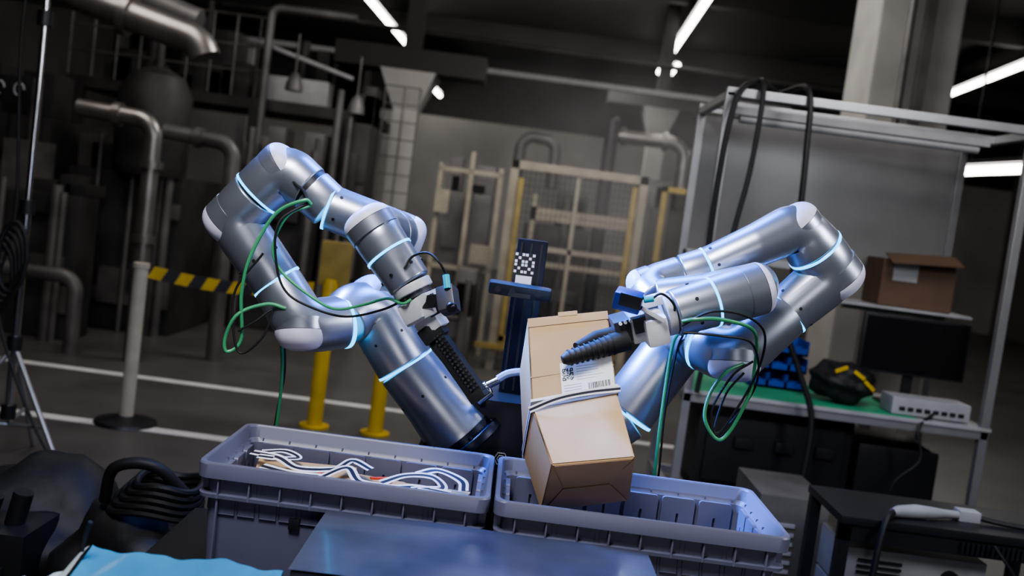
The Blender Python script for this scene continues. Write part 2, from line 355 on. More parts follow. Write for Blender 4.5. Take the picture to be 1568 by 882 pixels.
g = group('tripod_stand', (-2.4, 4.9, 0)); bm = bmesh.new()
cyl(bm, (-2.42, 4.9, .25), (-2.42, 4.9, 1.3), .022, mi=0); cyl(bm, (-2.42, 4.9, 1.3), (-2.42, 4.9, 3.4), .015, mi=0)
for a in (-.4, 1.7, 3.8):
    e = V((-2.42+.42*math.cos(a), 4.9+.42*math.sin(a), .01)); cyl(bm, (-2.42, 4.9, .62), e, .013, mi=1, seg=10); cyl(bm, (-2.42, 4.9, .22), V((-2.42, 4.9, .62)).lerp(e, .6), .01, mi=1, seg=8)
for z in (.6, .25, 1.28, 2.2): cyl(bm, (-2.42, 4.9, z), (-2.42, 4.9, z+.07), .036, mi=2)
put('pole_and_legs', bm, ['chrome', 'alu', 'black'], g)
for k in range(5):
    pts = [(-2.46+.07*math.cos(a)+.02*k-.04, 4.84-.01*k, .95+.17*math.sin(a)+.03*k) for a in [i*math.pi/5 for i in range(11)]]
    cable('cable_coil', pts, .011, 'rubber', g, 5)
cable('hanging_cable', [(-2.44, 4.86, 3.2), (-2.50, 4.85, 2.2), (-2.45, 4.85, 1.3), (-2.50, 4.84, .9), (-2.38, 4.8, .55), (-2.1, 4.7, .15), (-1.8, 4.6, .012)], .008, 'rubber', g)

# ------------------------------------------------------------------ right rack / workbench
g = group('workbench_rack', (1.76, 5.6, 0)); bm = bmesh.new()
RK = g
def prof(a, b):
    a = V(a); b = V(b); d = b-a; up = (0, 0, 1) if abs(d.normalized().z) < .9 else (0, 1, 0)
    obox(bm, (a+b)/2, d, up, (d.length, .044, .044), 0, .003)
FLx, FRx = .985, 2.56
for x in (FLx, FRx):
    prof((x, 5.2, 0), (x, 5.2, 2.36)); prof((x, 6.0, 0), (x, 6.0, 2.36))
    for z in (2.34, .76, .2): prof((x, 5.2, z), (x, 6.0, z))
for y in (5.2, 6.0):
    for z in (2.36, .76): prof((FLx-.02, y, z), (FRx+.02, y, z))
prof((FLx, 6.0, 1.5), (FRx, 6.0, 1.5)); prof((FLx, 5.6, 2.34), (FRx, 5.6, 2.34)); prof((FLx, 5.9, .2), (FRx, 5.9, .2))
prof((1.95, 5.9, 1.32), (FRx, 5.9, 1.32))
put('profile_frame', bm, 'alu', g, False)
bm = bmesh.new(); box(bm, (1.0, 6.0, 1.52), (2.55, 6.01, 2.32)); put('panel', bm, 'panel', g, False)
bm = bmesh.new(); box(bm, (.965, 5.17, .782), (2.59, 6.02, .80), 0, .003); box(bm, (1.75, 5.62, 1.335), (2.6, 6.0, 1.35)); put('desk_top', bm, 'wgrey', g, False)
bm = bmesh.new(); box(bm, (1.0, 5.2, .80), (2.2, 5.95, .804)); put('mat', bm, 'mat_green', g, False)
bm = bmesh.new(); cyl(bm, (1.1, 5.45, 2.26), (2.4, 5.45, 2.26), .022); box(bm, (1.05, 5.42, 2.28), (2.45, 5.48, 2.32)); put('bench_lamp', bm, 'wgrey', g)
bm = bmesh.new(); box(bm, (1.1, 5.35, .22), (1.95, 5.9, .72), 0, .03); box(bm, (1.15, 5.33, .3), (1.9, 5.36, .66), 0, .01); box(bm, (2.0, 5.4, .22), (2.45, 5.9, .6), 0, .03)
for k in range(3): box(bm, (1.3+k*.22, 5.3, .5), (1.4+k*.22, 5.34, .56), 0, .005)
put('equipment_case', bm, 'black')
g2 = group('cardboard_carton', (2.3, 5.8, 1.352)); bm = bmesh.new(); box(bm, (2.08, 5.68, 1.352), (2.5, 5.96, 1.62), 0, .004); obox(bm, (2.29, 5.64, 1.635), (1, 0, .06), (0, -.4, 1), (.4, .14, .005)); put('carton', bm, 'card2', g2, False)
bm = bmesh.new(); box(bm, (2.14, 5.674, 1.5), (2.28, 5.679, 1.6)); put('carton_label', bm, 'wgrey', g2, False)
g2 = group('computer_monitor', (2.30, 5.7, .805)); bm = bmesh.new(); box(bm, (1.98, 5.56, .98), (2.58, 5.59, 1.31), 0, .008); box(bm, (2.26, 5.59, .82), (2.31, 5.62, 1.1)); box(bm, (2.15, 5.53, .805), (2.42, 5.72, .82), 0, .004); box(bm, (1.995, 5.557, .995), (2.565, 5.561, 1.295), 1)
put('monitor', bm, ['black', 'screen'], g2)
g2 = group('blue_parts_bin', (1.6, 5.6, .806)); bm = bmesh.new()
for i in range(3):
    for j in range(3):
        x = 1.40+i*.105+(j % 2)*.005; z = .806+j*.1
        if i == 0 and j == 2: continue
        box(bm, (x, 5.6, z), (x+.1, 5.8, z+.012)); box(bm, (x, 5.6, z), (x+.006, 5.8, z+.085)); box(bm, (x+.094, 5.6, z), (x+.1, 5.8, z+.085)); box(bm, (x, 5.795, z), (x+.1, 5.8, z+.085)); box(bm, (x, 5.6, z), (x+.1, 5.606, z+.045))
        cyl(bm, (x+.05, 5.65, z+.012), (x+.05, 5.65, z+.05), .03, seg=12)
put('bins', bm, 'crate_blue', g2)
def blob(bm, c, s, seed=1, amp=.12, mi=0, sub=4):
    r = bmesh.ops.create_icosphere(bm, subdivisions=sub, radius=1); rnd = random.Random(seed); ph = [rnd.random()*6 for _ in range(6)]
    for v in r['verts']:
        n = v.co.copy(); k = 1+amp*(math.sin(4*n.x+ph[0])*math.sin(5*n.y+ph[1])+.6*math.sin(9*n.z+ph[2]+3*n.x)+.3*math.sin(15*n.x+ph[3])*math.sin(13*n.z+ph[4]))
        v.co = V(c)+V((n.x*s[0]*k, n.y*s[1]*k, max(-.85, n.z)*s[2]*k))
    for f in set(f for v in r['verts'] for f in v.link_faces): f.material_index = mi
g2 = group('work_glove_bag', (1.88, 5.4, .806)); bm = bmesh.new(); blob(bm, (1.86, 5.40, .92), (.17, .14, .115), 3); put('bag', bm, 'rubber', g2)
bm = bmesh.new()
for x, z, q in ((1.80, 1.0, .5), (1.90, .98, -.6), (1.96, .93, -.8)):
    obox(bm, (x, 5.28, z), (1, 0, q), (0, -1, 0), (.07, .02, .012), 0, .003)
put('yellow_patches', bm, 'yellow', g2)
g2 = group('network_switch', (2.28, 5.3, .806)); bm = bmesh.new(); box(bm, (2.08, 5.24, .806), (2.5, 5.42, .90), 0, .012); put('case', bm, 'wgrey', g2)
bm = bmesh.new(); [box(bm, (2.12+k*.045, 5.236, .83), (2.15+k*.045, 5.242, .85)) for k in range(8)]; put('ports', bm, 'black', g2, False)
cable('power_cable', [(2.3, 5.235, .83), (2.2, 5.15, .76), (2.22, 5.12, .6), (2.1, 5.12, .45), (2.12, 5.14, .2)], .008, 'rubber', RK)
cable('overhead_cable', [(.985, 5.14, 1.2), (.97, 5.12, 1.8), (1.0, 5.12, 2.3), (1.13, 5.25, 2.44), (1.3, 5.5, 2.43), (1.38, 5.2, 2.42), (1.40, 5.14, 2.1), (1.42, 5.13, 1.6), (1.43, 5.1, 1.2), (1.52, 5.1, .99), (1.62, 5.08, .73), (1.6, 5.05, .3)], .016, 'rubber', RK)
cable('overhead_cable', [(1.12, 5.4, 2.42), (1.14, 5.16, 2.41), (1.13, 5.13, 2.0), (1.09, 5.12, 1.66), (1.05, 5.12, 1.2), (1.02, 5.12, .8)], .014, 'rubber', RK)

g = group('equipment_trolley', (1.7, 3.6, 0)); bm = bmesh.new()
for x in (1.29, 2.1):
    for y in (3.5, 3.85): box(bm, (x-.02, y-.02, 0), (x+.02, y+.02, .66))
box(bm, (1.265, 3.47, .66), (2.14, 3.88, .69), 0, .006); box(bm, (1.265, 3.47, .2), (2.14, 3.88, .22)); box(bm, (1.27, 3.48, .60), (2.12, 3.5, .66))
for k in range(24): box(bm, (1.7+k*.018, 3.465, .61), (1.71+k*.018, 3.475, .65))
put('frame', bm, 'black', g)
g = group('server_unit', (1.5, 3.7, .22)); bm = bmesh.new()
for k in range(2): box(bm, (1.33, 3.56, .225+k*.17), (1.85, 3.85, .385+k*.17), 0, .006)
for k in range(2):
    for j in range(5): box(bm, (1.38, 3.552, .25+k*.17+j*.022), (1.54, 3.56, .26+k*.17+j*.022), 1)
    cyl(bm, (1.72, 3.56, .31+k*.17), (1.72, 3.545, .31+k*.17), .035, mi=1)
put('chassis', bm, ['wgrey', 'black'], g)
g = group('power_distribution_box', (1.2, 4.3, 0)); bm = bmesh.new()
box(bm, (1.16, 4.15, .0), (1.46, 4.6, .56), 0, .01)
for k in range(8): box(bm, (1.2, 4.14, .15+k*.04), (1.32, 4.15, .165+k*.04), 1)
put('case', bm, ['mgrey', 'wgrey'], g)
g = group('power_connector', (1.55, 3.55, .71)); bm = bmesh.new(); P = [(1.46, 3.52, .712), (1.49, 3.54, .713), (1.56, 3.56, .716), (1.62, 3.57, .716), (1.68, 3.6, .712), (1.76, 3.62, .71)]
tube(bm, P, [.014, .022, .026, .022, .016, .013], 20); box(bm, (1.74, 3.6, .69), (1.82, 3.66, .73), 0, .006); put('plug', bm, 'wgrey', g)
cable('plug_cable', [(1.47, 3.53, .712), (1.42, 3.46, .70), (1.39, 3.42, .6), (1.37, 3.4, .4), (1.33, 3.4, .02)], .012, 'rubber', g)
cable('plug_cable_2', [(1.80, 3.62, .71), (1.9, 3.6, .702), (2.05, 3.58, .70)], .01, 'rubber', g)
cable('loose_wire', [(2.0, 3.46, .70), (1.95, 3.42, .5), (1.85, 3.42, .6), (1.8, 3.44, .66)], .006, 'rubber', g)

# ------------------------------------------------------------------ left lower dark equipment
g = group('equipment_bag', (-1.3, 3.1, 0)); bm = bmesh.new()
blob(bm, (-1.5, 3.3, .28), (.34, .3, .28), 5, .1); blob(bm, (-1.08, 3.1, .26), (.26, .25, .27), 9, .1)
put('bag', bm, 'rubber', g)
bm = bmesh.new()
for k in range(5):
    c = (-1.02+.01*k, 3.05, .54+.022*k); tube(bm, [(c[0]+(.14-.01*k)*math.cos(a), c[1]+.10*math.sin(a), c[2]+.01*math.sin(3*a)) for a in [i*math.pi/12 for i in range(25)]], [.012]*25, 8)
tube(bm, spline([(-1.16, 3.0, .56), (-1.12, 2.95, .68), (-1.0, 2.95, .7), (-.9, 3.0, .6)], 8), [.018]*25, 10)
put('coiled_cable', bm, 'rubber', g)
bm = bmesh.new(); box(bm, (-1.75, 2.9, 0), (-1.35, 3.2, .45), 0, .02); box(bm, (-1.7, 2.88, .1), (-1.4, 2.9, .35), 0, .005)
for k in range(4): cyl(bm, (-1.7+k*.09, 3.0, .45), (-1.68+k*.09, 3.0, .53+.02*(k % 2)), .03, seg=14)
put('toolbox', bm, 'black', g)
cable('floor_cable', [(-2.2, 4.6, .012), (-1.9, 4.3, .012), (-1.75, 3.9, .012), (-1.5, 3.7, .012), (-1.2, 3.9, .012)], .01, 'rubber')

# ------------------------------------------------------------------ table under totes
g = group('tote_table', (0, 2.3, 0)); bm = bmesh.new(); box(bm, (-.75, 2.09, .69), (.8, 2.56, .725), 0, .004)
for x in (-.7, .75):
    for y in (2.14, 2.5): box(bm, (x-.025, y-.025, 0), (x+.025, y+.025, .69))
put('table', bm, 'dark', g, False)

def rloop(x0, x1, y0, y1, r, z, n=6):
    r = max(r, .002); out = []
    for cx, cy, a0 in ((x1-r, y1-r, 0), (x0+r, y1-r, 90), (x0+r, y0+r, 180), (x1-r, y0+r, 270)):
        for k in range(n+1):
            a = math.radians(a0+90*k/n); out.append(V((cx+r*math.cos(a), cy+r*math.sin(a), z)))
    return out
def tote(x0, x1, y0=2.1, y1=2.5, zb=.727, zt=.983):
    g = group('plastic_tote', ((x0+x1)/2, 2.3, zb)); bm = bmesh.new()
    prof = [(.036, zb), (.03, zb+.004), (.022, zt-.078), (.006, zt-.078), (.005, zt-.070), (.021, zt-.069), (.020, zt-.034), (.001, zt-.034), (0, zt-.004), (.002, zt), (.011, zt), (.014, zt-.004), (.018, zt-.03), (.026, zt-.04), (.036, zb+.012), (.04, zb+.008)]
    L = [[bm.verts.new(q) for q in rloop(x0+o, x1-o, y0+o, y1-o, .028-o*.3, z)] for o, z in prof]
    n = len(L[0])
    for a, b in zip(L, L[1:]):
        for k in range(n): bm.faces.new((a[k], a[(k+1) % n], b[(k+1) % n], b[k]))
    bm.faces.new(L[0]); bm.faces.new(L[-1]); put('shell', bm, 'tote', g, ang=30)
    bm = bmesh.new()
    W = x1-x0; nx = 9; ny = 6
    for k in range(nx):
        x = x0+.05+(W-.1)*k/(nx-1)
        for y, s in ((y0, 1), (y1, -1)):
            ya, yb = sorted((y+.005*s, y+.024*s)); box(bm, (x-.0018, ya, zt-.078), (x+.0018, yb, zt-.03))
            if k % 4 == 0: box(bm, (x-.0022, ya+.004*(s > 0), zb+.01), (x+.0022, yb+.004*(s > 0), zt-.078))
    for k in range(ny):
        y = y0+.05+(y1-y0-.1)*k/(ny-1)
        for x, s in ((x0, 1), (x1, -1)):
            xa, xb = sorted((x+.005*s, x+.024*s)); box(bm, (xa, y-.0018, zt-.078), (xb, y+.0018, zt-.03))
    def pad(c, ax, nrm, w):
        ax = V(ax); nrm = V(nrm); c = V(c)
        loc = [(-w/2, -.075), (-w/2, -.008)]+[(-w/2+.008-.008*math.cos(a), -.008+.008*math.sin(a)) for a in (.5, 1, 1.57)]+[(w/2-.008+.008*math.cos(a), -.008+.008*math.sin(a)) for a in (1.57, 1, .5, 0)]+[(w/2, -.075)]
        loc += [(.003, -.075), (.003, -.04), (-.003, -.04), (-.003, -.075)]
        A = [bm.verts.new(c+ax*u+V((0, 0, v))+nrm*.007) for u, v in loc]; B = [bm.verts.new(c+ax*u+V((0, 0, v))-nrm*.01) for u, v in loc]
        bm.faces.new(A); m_ = len(A)
        for k in range(m_): bm.faces.new((A[k], A[(k+1) % m_], B[(k+1) % m_], B[k]))
    npad = 6
    for k in range(npad):
        x = x0+.045+(W-.09)*(k+.5)/npad; w = (W-.09)/npad-.010
        pad((x, y1-.029, zt-.04), (1, 0, 0), (0, -1, 0), w); pad((x, y0+.029, zt-.04), (1, 0, 0), (0, 1, 0), w)
    for k in range(4):
        y = y0+.045+(y1-y0-.09)*(k+.5)/4; w = (y1-y0-.09)/4-.01
        pad((x0+.029, y, zt-.04), (0, 1, 0), (1, 0, 0), w); pad((x1-.029, y, zt-.04), (0, 1, 0), (-1, 0, 0), w)
    put('ribs', bm, 'tote', g, False)
    bm = bmesh.new(); xm = x0+W*.345; box(bm, (xm-.012, y0+.016, zt-.13), (xm+.012, y0+.028, zt-.105), 0, .003)
    put('latch', bm, 'black', g)
    return g
T1 = tote(-.624, .014); tote(.022, .672)

# ------------------------------------------------------------------ straps
def ribbon(bm, pts, w, nrm, n=8, stripes=((-.5, -.2, 0), (-.2, .2, 1), (.2, .5, 0))):
    s = spline(pts, n) if n else [V(p) for p in pts]
    for i in range(len(s)-1):
        def side(j):
            t = s[min(j+1, len(s)-1)]-s[max(j-1, 0)]; nn = nrm(s[j]) if callable(nrm) else V(nrm)
            return t.cross(nn).normalized()
        a, b = side(i), side(i+1)
        for lo, hi, mi in stripes:
            f_ = bm.faces.new([bm.verts.new(q) for q in (s[i]+a*w*lo, s[i]+a*w*hi, s[i+1]+b*w*hi, s[i+1]+b*w*lo)]); f_.material_index = mi
    bmesh.ops.remove_doubles(bm, verts=bm.verts[:], dist=1e-5)

g = T1; bm = bmesh.new(); rnd = random.Random(11); dz = .035
for (x, y, a, z, sx, sy) in ((-.43, 2.33, .15, .885, .24, .2), (-.17, 2.31, -.2, .872, .24, .2), (-.3, 2.24, .5, .86, .2, .16), (-.09, 2.26, .1, .87, .12, .2), (-.49, 2.25, -.3, .865, .14, .16), (-.3, 2.38, 0, .875, .2, .10)):
    ax = V((math.cos(a), math.sin(a), rnd.uniform(-.06, .06))); obox(bm, (x, y, z-.03+dz), ax, (rnd.uniform(-.06, .06), -.05, 1), (sx, sy, .05), 0, .004)
box(bm, (-.57, 2.15, .74), (-.05, 2.45, .84+dz), 0)
for x, y, a in ((-.46, 2.31, .2), (-.42, 2.35, .2), (-.2, 2.29, -.1), (-.16, 2.27, -.2), (-.25, 2.36, .4)):
    obox(bm, (x, y, .889+dz), (math.cos(a), math.sin(a), 0), (0, 0, 1), (.06, .012, .004), 1); obox(bm, (x+.02, y-.025, .888+dz), (math.cos(a+1), math.sin(a+1), 0), (0, 0, 1), (.03, .01, .004), 1)
put('kraft_parcels', bm, ['card', 'red'], g, False)
bm = bmesh.new(); N_ = lambda q: V((.15*math.sin(q.x*40), -.3, 1))
def rz(L_): return [(x, y, z*.35+.9*.65+dz+.010) for x, y, z in L_]
ribbon(bm, rz([(-.57, 2.36, .905), (-.5, 2.33, .915), (-.44, 2.28, .90), (-.36, 2.31, .905), (-.33, 2.38, .92), (-.28, 2.35, .90)]), .024, N_)
ribbon(bm, rz([(-.38, 2.22, .90), (-.33, 2.30, .93), (-.29, 2.24, .90), (-.22, 2.23, .895), (-.16, 2.25, .90), (-.08, 2.23, .905)]), .024, N_)
ribbon(bm, rz([(-.24, 2.25, .90), (-.19, 2.30, .93), (-.13, 2.33, .92), (-.1, 2.27, .90), (-.16, 2.22, .91), (-.06, 2.21, .9)]), .024, N_)
ribbon(bm, rz([(-.17, 2.36, .90), (-.12, 2.38, .93), (-.06, 2.33, .92), (-.05, 2.27, .9)]), .024, N_)
ribbon(bm, rz([(-.52, 2.26, .90), (-.44, 2.22, .91), (-.36, 2.24, .9)]), .024, N_)
ribbon(bm, rz([(-.55, 2.38, .90), (-.50, 2.40, .91), (-.46, 2.37, .90), (-.50, 2.33, .91), (-.55, 2.34, .90)]), .020, N_)
put('packing_straps', bm, ['strapw', 'strapb'], g, False)

# ------------------------------------------------------------------ foreground metal surface
g = group('stainless_chute', (0, 1.9, 0)); bm = bmesh.new(); nx, ny = 60, 30
gr = [[bm.verts.new((-.325+.68*i/nx, 1.70+.355*j/ny, .93+.0010*math.sin(i*.22+j*.1)+.0008*math.sin(i*.11-j*.25))) for j in range(ny+1)] for i in range(nx+1)]
for i in range(nx):
    for j in range(ny): bm.faces.new((gr[i][j], gr[i+1][j], gr[i+1][j+1], gr[i][j+1]))
put('top_sheet', bm, 'stick', g)
bm = bmesh.new(); box(bm, (-.322, 1.703, .80), (.352, 2.052, .926), 0, .004)
for x in (-.3, .33):
    for y in (1.73, 2.03): box(bm, (x-.02, y-.02, 0), (x+.02, y+.02, .8))
put('body', bm, 'gripd', g)

g = group('film_lined_bin', (-.48, 1.5, 0)); bm = bmesh.new(); box(bm, (-.66, 1.36, 0), (-.345, 1.69, .86), 0, .02); put('bin', bm, 'dark', g)
bm = bmesh.new(); nx, ny = 48, 36
def fz(i, j):
    x = -.672+.338*i/nx; t = j/ny
    if t < .3: y = 1.705; z = .70+.23*(t/.3)
    else: y = 1.705-.37*(t-.3)/.7; z = .93-.04*math.sin(math.pi*(t-.3)/.7)
    w = .003*math.sin(i*.35+j*.25)+.003*math.sin(i*.15-j*.4+1)+.001*math.sin(i*.9+j*.9)
    return (x+w*.5, y+w*.6, z+w-.004)
gr = [[bm.verts.new(fz(i, j)) for j in range(ny+1)] for i in range(nx+1)]
for i in range(nx):
    for j in range(ny): bm.faces.new((gr[i][j], gr[i+1][j], gr[i+1][j+1], gr[i][j+1]))
put('blue_film', bm, 'film', g)
bm = bmesh.new(); nx, ny = 30, 20
def bz(i, j):
    s = i/nx; t = j/ny
    x = -.80+.125*s; y = 1.70-.34*t; z = .845+.075*s*s-.03*t+.006*math.sin(i*.5+j*.4)+.004*math.sin(i*.3-j*.7)
    return (x, y, z)
gr = [[bm.verts.new(bz(i, j)) for j in range(ny+1)] for i in range(nx+1)]
for i in range(nx):
    for j in range(ny): bm.faces.new((gr[i][j], gr[i+1][j], gr[i+1][j+1], gr[i][j+1]))
box(bm, (-.79, 1.38, 0), (-.68, 1.68, .80), 0, .02)
put('white_liner_bag', bm, 'bag', g)
bm = bmesh.new()
tube(bm, spline([(-.672, 1.66, .93), (-.668, 1.66, .96), (-.66, 1.655, .985)], 5), [.004]*11, 8); put('bag_tie', bm, 'rubber', g)

# ------------------------------------------------------------------ dual arm robot
R = group('dual_arm_robot', (.04, 2.85, 0))
bm = bmesh.new()
box(bm, (-.16, 2.72, 0), (.24, 3.12, .06), 0, .01); box(bm, (-.09, 2.76, .06), (.17, 3.06, .85), 0, .015)
prf = [(-.17, .80), (-.20, .93), (-.05, 1.09), (.13, 1.09), (.29, .93), (.26, .80)]
A = [bm.verts.new((x, 2.66, z)) for x, z in prf]; B = [bm.verts.new((x, 2.95, z)) for x, z in prf]
bm.faces.new(A); bm.faces.new(B)
for k in range(6): bm.faces.new((A[k], A[(k+1) % 6], B[(k+1) % 6], B[k]))
put('torso', bm, 'black', R, False)
bm = bmesh.new(); box(bm, (.0, 2.80, 1.05), (.085, 2.86, 1.53), 0, .004)
for x in (.012, .04, .068): box(bm, (x-.003, 2.795, 1.1), (x+.003, 2.80, 1.52), 1)
put('head_mast', bm, ['navy', 'black'], R)
bm = bmesh.new()
for r_ in (.018, .01): tube(bm, [(.03+r_*math.cos(a), 2.656, .935+r_*math.sin(a)) for a in [i*math.pi/3 for i in range(7)]], [.002]*7, 6)
put('torso_emblem', bm, 'wgrey', R)
bm = bmesh.new(); px, pz, ps = .026, 1.463, .058; box(bm, (px-ps/2, 2.785, pz-ps/2-.03), (px+ps/2, 2.79, pz+ps/2), 0)
pat = ["101101", "010010", "101101", "101101", "010010", "101101"]
for j in range(6):
    for i in range(6):
        if pat[j][i] == '0': continue
        x = px-ps/2+ps*(i+.12)/6; z = pz+ps/2-ps*(j+.9)/6; box(bm, (x, 2.782, z), (x+ps*.75/6, 2.786, z+ps*.75/6), 1)
box(bm, (px-.02, 2.782, pz-ps/2-.028), (px+.025, 2.786, pz-ps/2-.006), 1)
put('calibration_plate', bm, ['black', 'white'], R, False)
bm = bmesh.new(); cc = V((.022, 2.70, 1.392)); obox(bm, cc, (1, 0, -.03), (0, -.25, 1), (.172, .035, .036), 0, .012); obox(bm, cc+V((0, .03, -.012)), (1, 0, 0), (0, 0, 1), (.06, .1, .012), 0)
for dx in (-.06, -.02, .05): cyl(bm, cc+V((dx, -.014, -.002)), cc+V((dx, -.021, -.003)), .0085, mi=1)
put('stereo_camera', bm, ['dark', 'black'], R)

def base_flange(c, d):
    c = V(c); d = V(d).normalized(); bm = bmesh.new(); cyl(bm, c-d*.035, c-d*.008, .118, seg=48, rb=.004); cyl(bm, c-d*.012, c+d*.012, .103, seg=48)
    x, y = frame(d)
    for k in range(8): a = k*math.pi/4+.3; q = c+.109*(math.cos(a)*x+math.sin(a)*y); cyl(bm, q-d*.01, q-d*.001, .006, seg=10)
    put('base_flange', bm, 'navy', R)
# --- left arm
base_flange((-.082, 2.70, .972), (-.155, 0, .15))
bm = bmesh.new(); tube(bm, [(-.082, 2.70, .972), (-.10, 2.70, .99), (-.17, 2.70, 1.058), (-.262, 2.70, 1.149)], [.10, .096, .085, .081], 56, 0, True, .006); put('left_base_link', bm, 'silver', R, ang=50)
link('left_shoulder_link', R, [(-.262, 2.70, 1.149), (-.395, 2.71, 1.315), (-.434, 2.625, 1.254)], [.081, .078, .071], .06, (-.62, -.42, .62), ext=.012, dome=.03, cr=.070)
link('left_upper_arm', R, [(-.434, 2.625, 1.254), (-.525, 2.56, 1.236), (-.609, 2.58, 1.341)], [.071, .071, .066], .06, (.15, -.25, -1), ext=.012, dome=.05)
link('left_elbow_link', R, [(-.609, 2.58, 1.341), (-.742, 2.585, 1.490), (-.682, 2.57, 1.562)], [.066, .070, .069], .05, 'out', ext=.020, dome=.045)
link('left_forearm', R, [(-.682, 2.57, 1.562), (-.620, 2.56, 1.636), (-.544, 2.55, 1.592)], [.069, .069, .060], .05, 'in', ext=.006, dome=.04, tilt=(.5, 0, .15))
bm = bmesh.new(); cyl(bm, (-.552, 2.55, 1.596), (-.540, 2.55, 1.588), .057, seg=48); put('left_forearm_gap', bm, 'black', R)
bm = bmesh.new(); tube(bm, [(-.542, 2.55, 1.589), (-.489, 2.55, 1.552)], [.060, .059], 48, 0, True, .004); put('left_forearm_collar', bm, 'silver', R)
link('left_wrist_link', R, [(-.489, 2.55, 1.552), (-.300, 2.565, 1.504), (-.320, 2.455, 1.512)], [.058, .060, .058], .05, 'in', ext=.015, dome=.045)
link('left_wrist_housing', R, [(-.320, 2.455, 1.512), (-.348, 2.34, 1.524), (-.237, 2.32, 1.403)], [.058, .061, .052], .04, 'out', ext=.010, dome=.034)
bm = bmesh.new()
for c, d, r_ in (((-.262, 2.70, 1.149), (-.13, 0, .166), .0815), ((-.434, 2.625, 1.254), (-.08, -.065, -.022), .0715), ((-.609, 2.58, 1.341), (-.133, 0, .149), .0665), ((-.682, 2.57, 1.562), (.061, 0, .073), .0695), ((-.489, 2.55, 1.552), (.2, .015, -.05), .0595), ((-.296, 2.331, 1.467), (.111, -.02, -.121), .0582)):
    ring(bm, c, d, r_+.0008)
put('left_status_rings', bm, 'ring', R)
# --- right arm
base_flange((.165, 2.70, .955), (.178, 0, .124))
bm = bmesh.new(); tube(bm, [(.165, 2.70, .955), (.185, 2.70, .97), (.26, 2.70, 1.022), (.354, 2.70, 1.10)], [.10, .096, .085, .081], 56, 0, True, .006); put('right_base_link', bm, 'silver', R, ang=50)
link('right_shoulder_link', R, [(.354, 2.70, 1.10), (.478, 2.72, 1.315), (.528, 2.62, 1.320)], [.081, .080, .071], .06, 'in', ext=.0, dome=.03)
link('right_upper_arm', R, [(.528, 2.62, 1.320), (.590, 2.55, 1.302), (.721, 2.6, 1.435)], [.071, .071, .066], .06, (.05, -.2, -1), ext=.010, dome=.05)
link('right_elbow_link', R, [(.721, 2.6, 1.435), (.825, 2.6, 1.552), (.764, 2.585, 1.607)], [.066, .074, .074], .05, 'out', ext=.020, dome=.045)
link('right_forearm', R, [(.764, 2.585, 1.607), (.706, 2.57, 1.660), (.605, 2.55, 1.598), (.49, 2.55, 1.527)], [.074, .065, .056, .051], .05, 'in', ext=.008, dome=.042, tilt=(-.4, 0, .3))
bm = bmesh.new(); tube(bm, [(.49, 2.55, 1.527), (.43, 2.55, 1.498)], [.051, .053], 48, 0, True, .004); put('right_forearm_collar', bm, 'silver', R)
bm = bmesh.new(); cyl(bm, (.436, 2.55, 1.501), (.424, 2.55, 1.494), .050, seg=48); put('right_forearm_gap', bm, 'black', R)
link('right_wrist_link', R, [(.428, 2.55, 1.495), (.338, 2.54, 1.450), (.37, 2.47, 1.425)], [.053, .057, .055], .04, 'in', ext=.008, dome=.035)
link('right_wrist_bridge', R, [(.36, 2.475, 1.43), (.48, 2.47, 1.46), (.60, 2.475, 1.50)], [.052, .054, .056], .05)
link('right_wrist_housing', R, [(.60, 2.475, 1.50), (.560, 2.35, 1.490), (.38, 2.32, 1.415)], [.056, .063, .056], .04, 'out', ext=.022, dome=.028)
bm = bmesh.new()
for c, d, r_ in (((.354, 2.70, 1.10), (.124, 0, .215), .0815), ((.528, 2.62, 1.320), (.057, -.07, -.02), .0715), ((.721, 2.6, 1.435), (.104, 0, .117), .0665), ((.764, 2.585, 1.607), (-.058, -.02, .053), .0745), ((.49, 2.55, 1.527), (-.115, 0, -.069), .0520), ((.470, 2.335, 1.4525), (-.18, -.03, -.075), .0598)):
    ring(bm, c, d, r_+.0008)
put('right_status_rings', bm, 'ring', R)
it = []
def around(p0, p1, t, r_, ks, tot=6, ph=0.0):
    p0 = V(p0); p1 = V(p1); d = (p1-p0).normalized(); x, y = frame(d); c = p0.lerp(p1, t)
    for k in ks: a = 2*math.pi*k/tot+ph; n = math.cos(a)*x+math.sin(a)*y; it.append((c+n*r_, n))
around((-.609, 2.58, 1.341), (-.742, 2.585, 1.49), .35, .0675, range(6)); around((-.489, 2.55, 1.552), (-.300, 2.565, 1.504), .12, .0585, range(6), ph=.4)
around((-.395, 2.71, 1.315), (-.262, 2.70, 1.149), .6, .0792, range(6), ph=.3); around((-.17, 2.7, 1.058), (-.262, 2.7, 1.149), .3, .083, range(6))
around((.721, 2.6, 1.435), (.825, 2.6, 1.552), .15, .067, range(6)); around((.605, 2.55, 1.598), (.49, 2.55, 1.527), .85, .052, range(6)); around((.47, 2.335, 1.4525), (.38, 2.32, 1.415), .5, .0582, range(6), ph=.5)
around((-.296, 2.331, 1.467), (-.237, 2.32, 1.403), .6, .055, range(6), ph=.2)
screws(R, it)

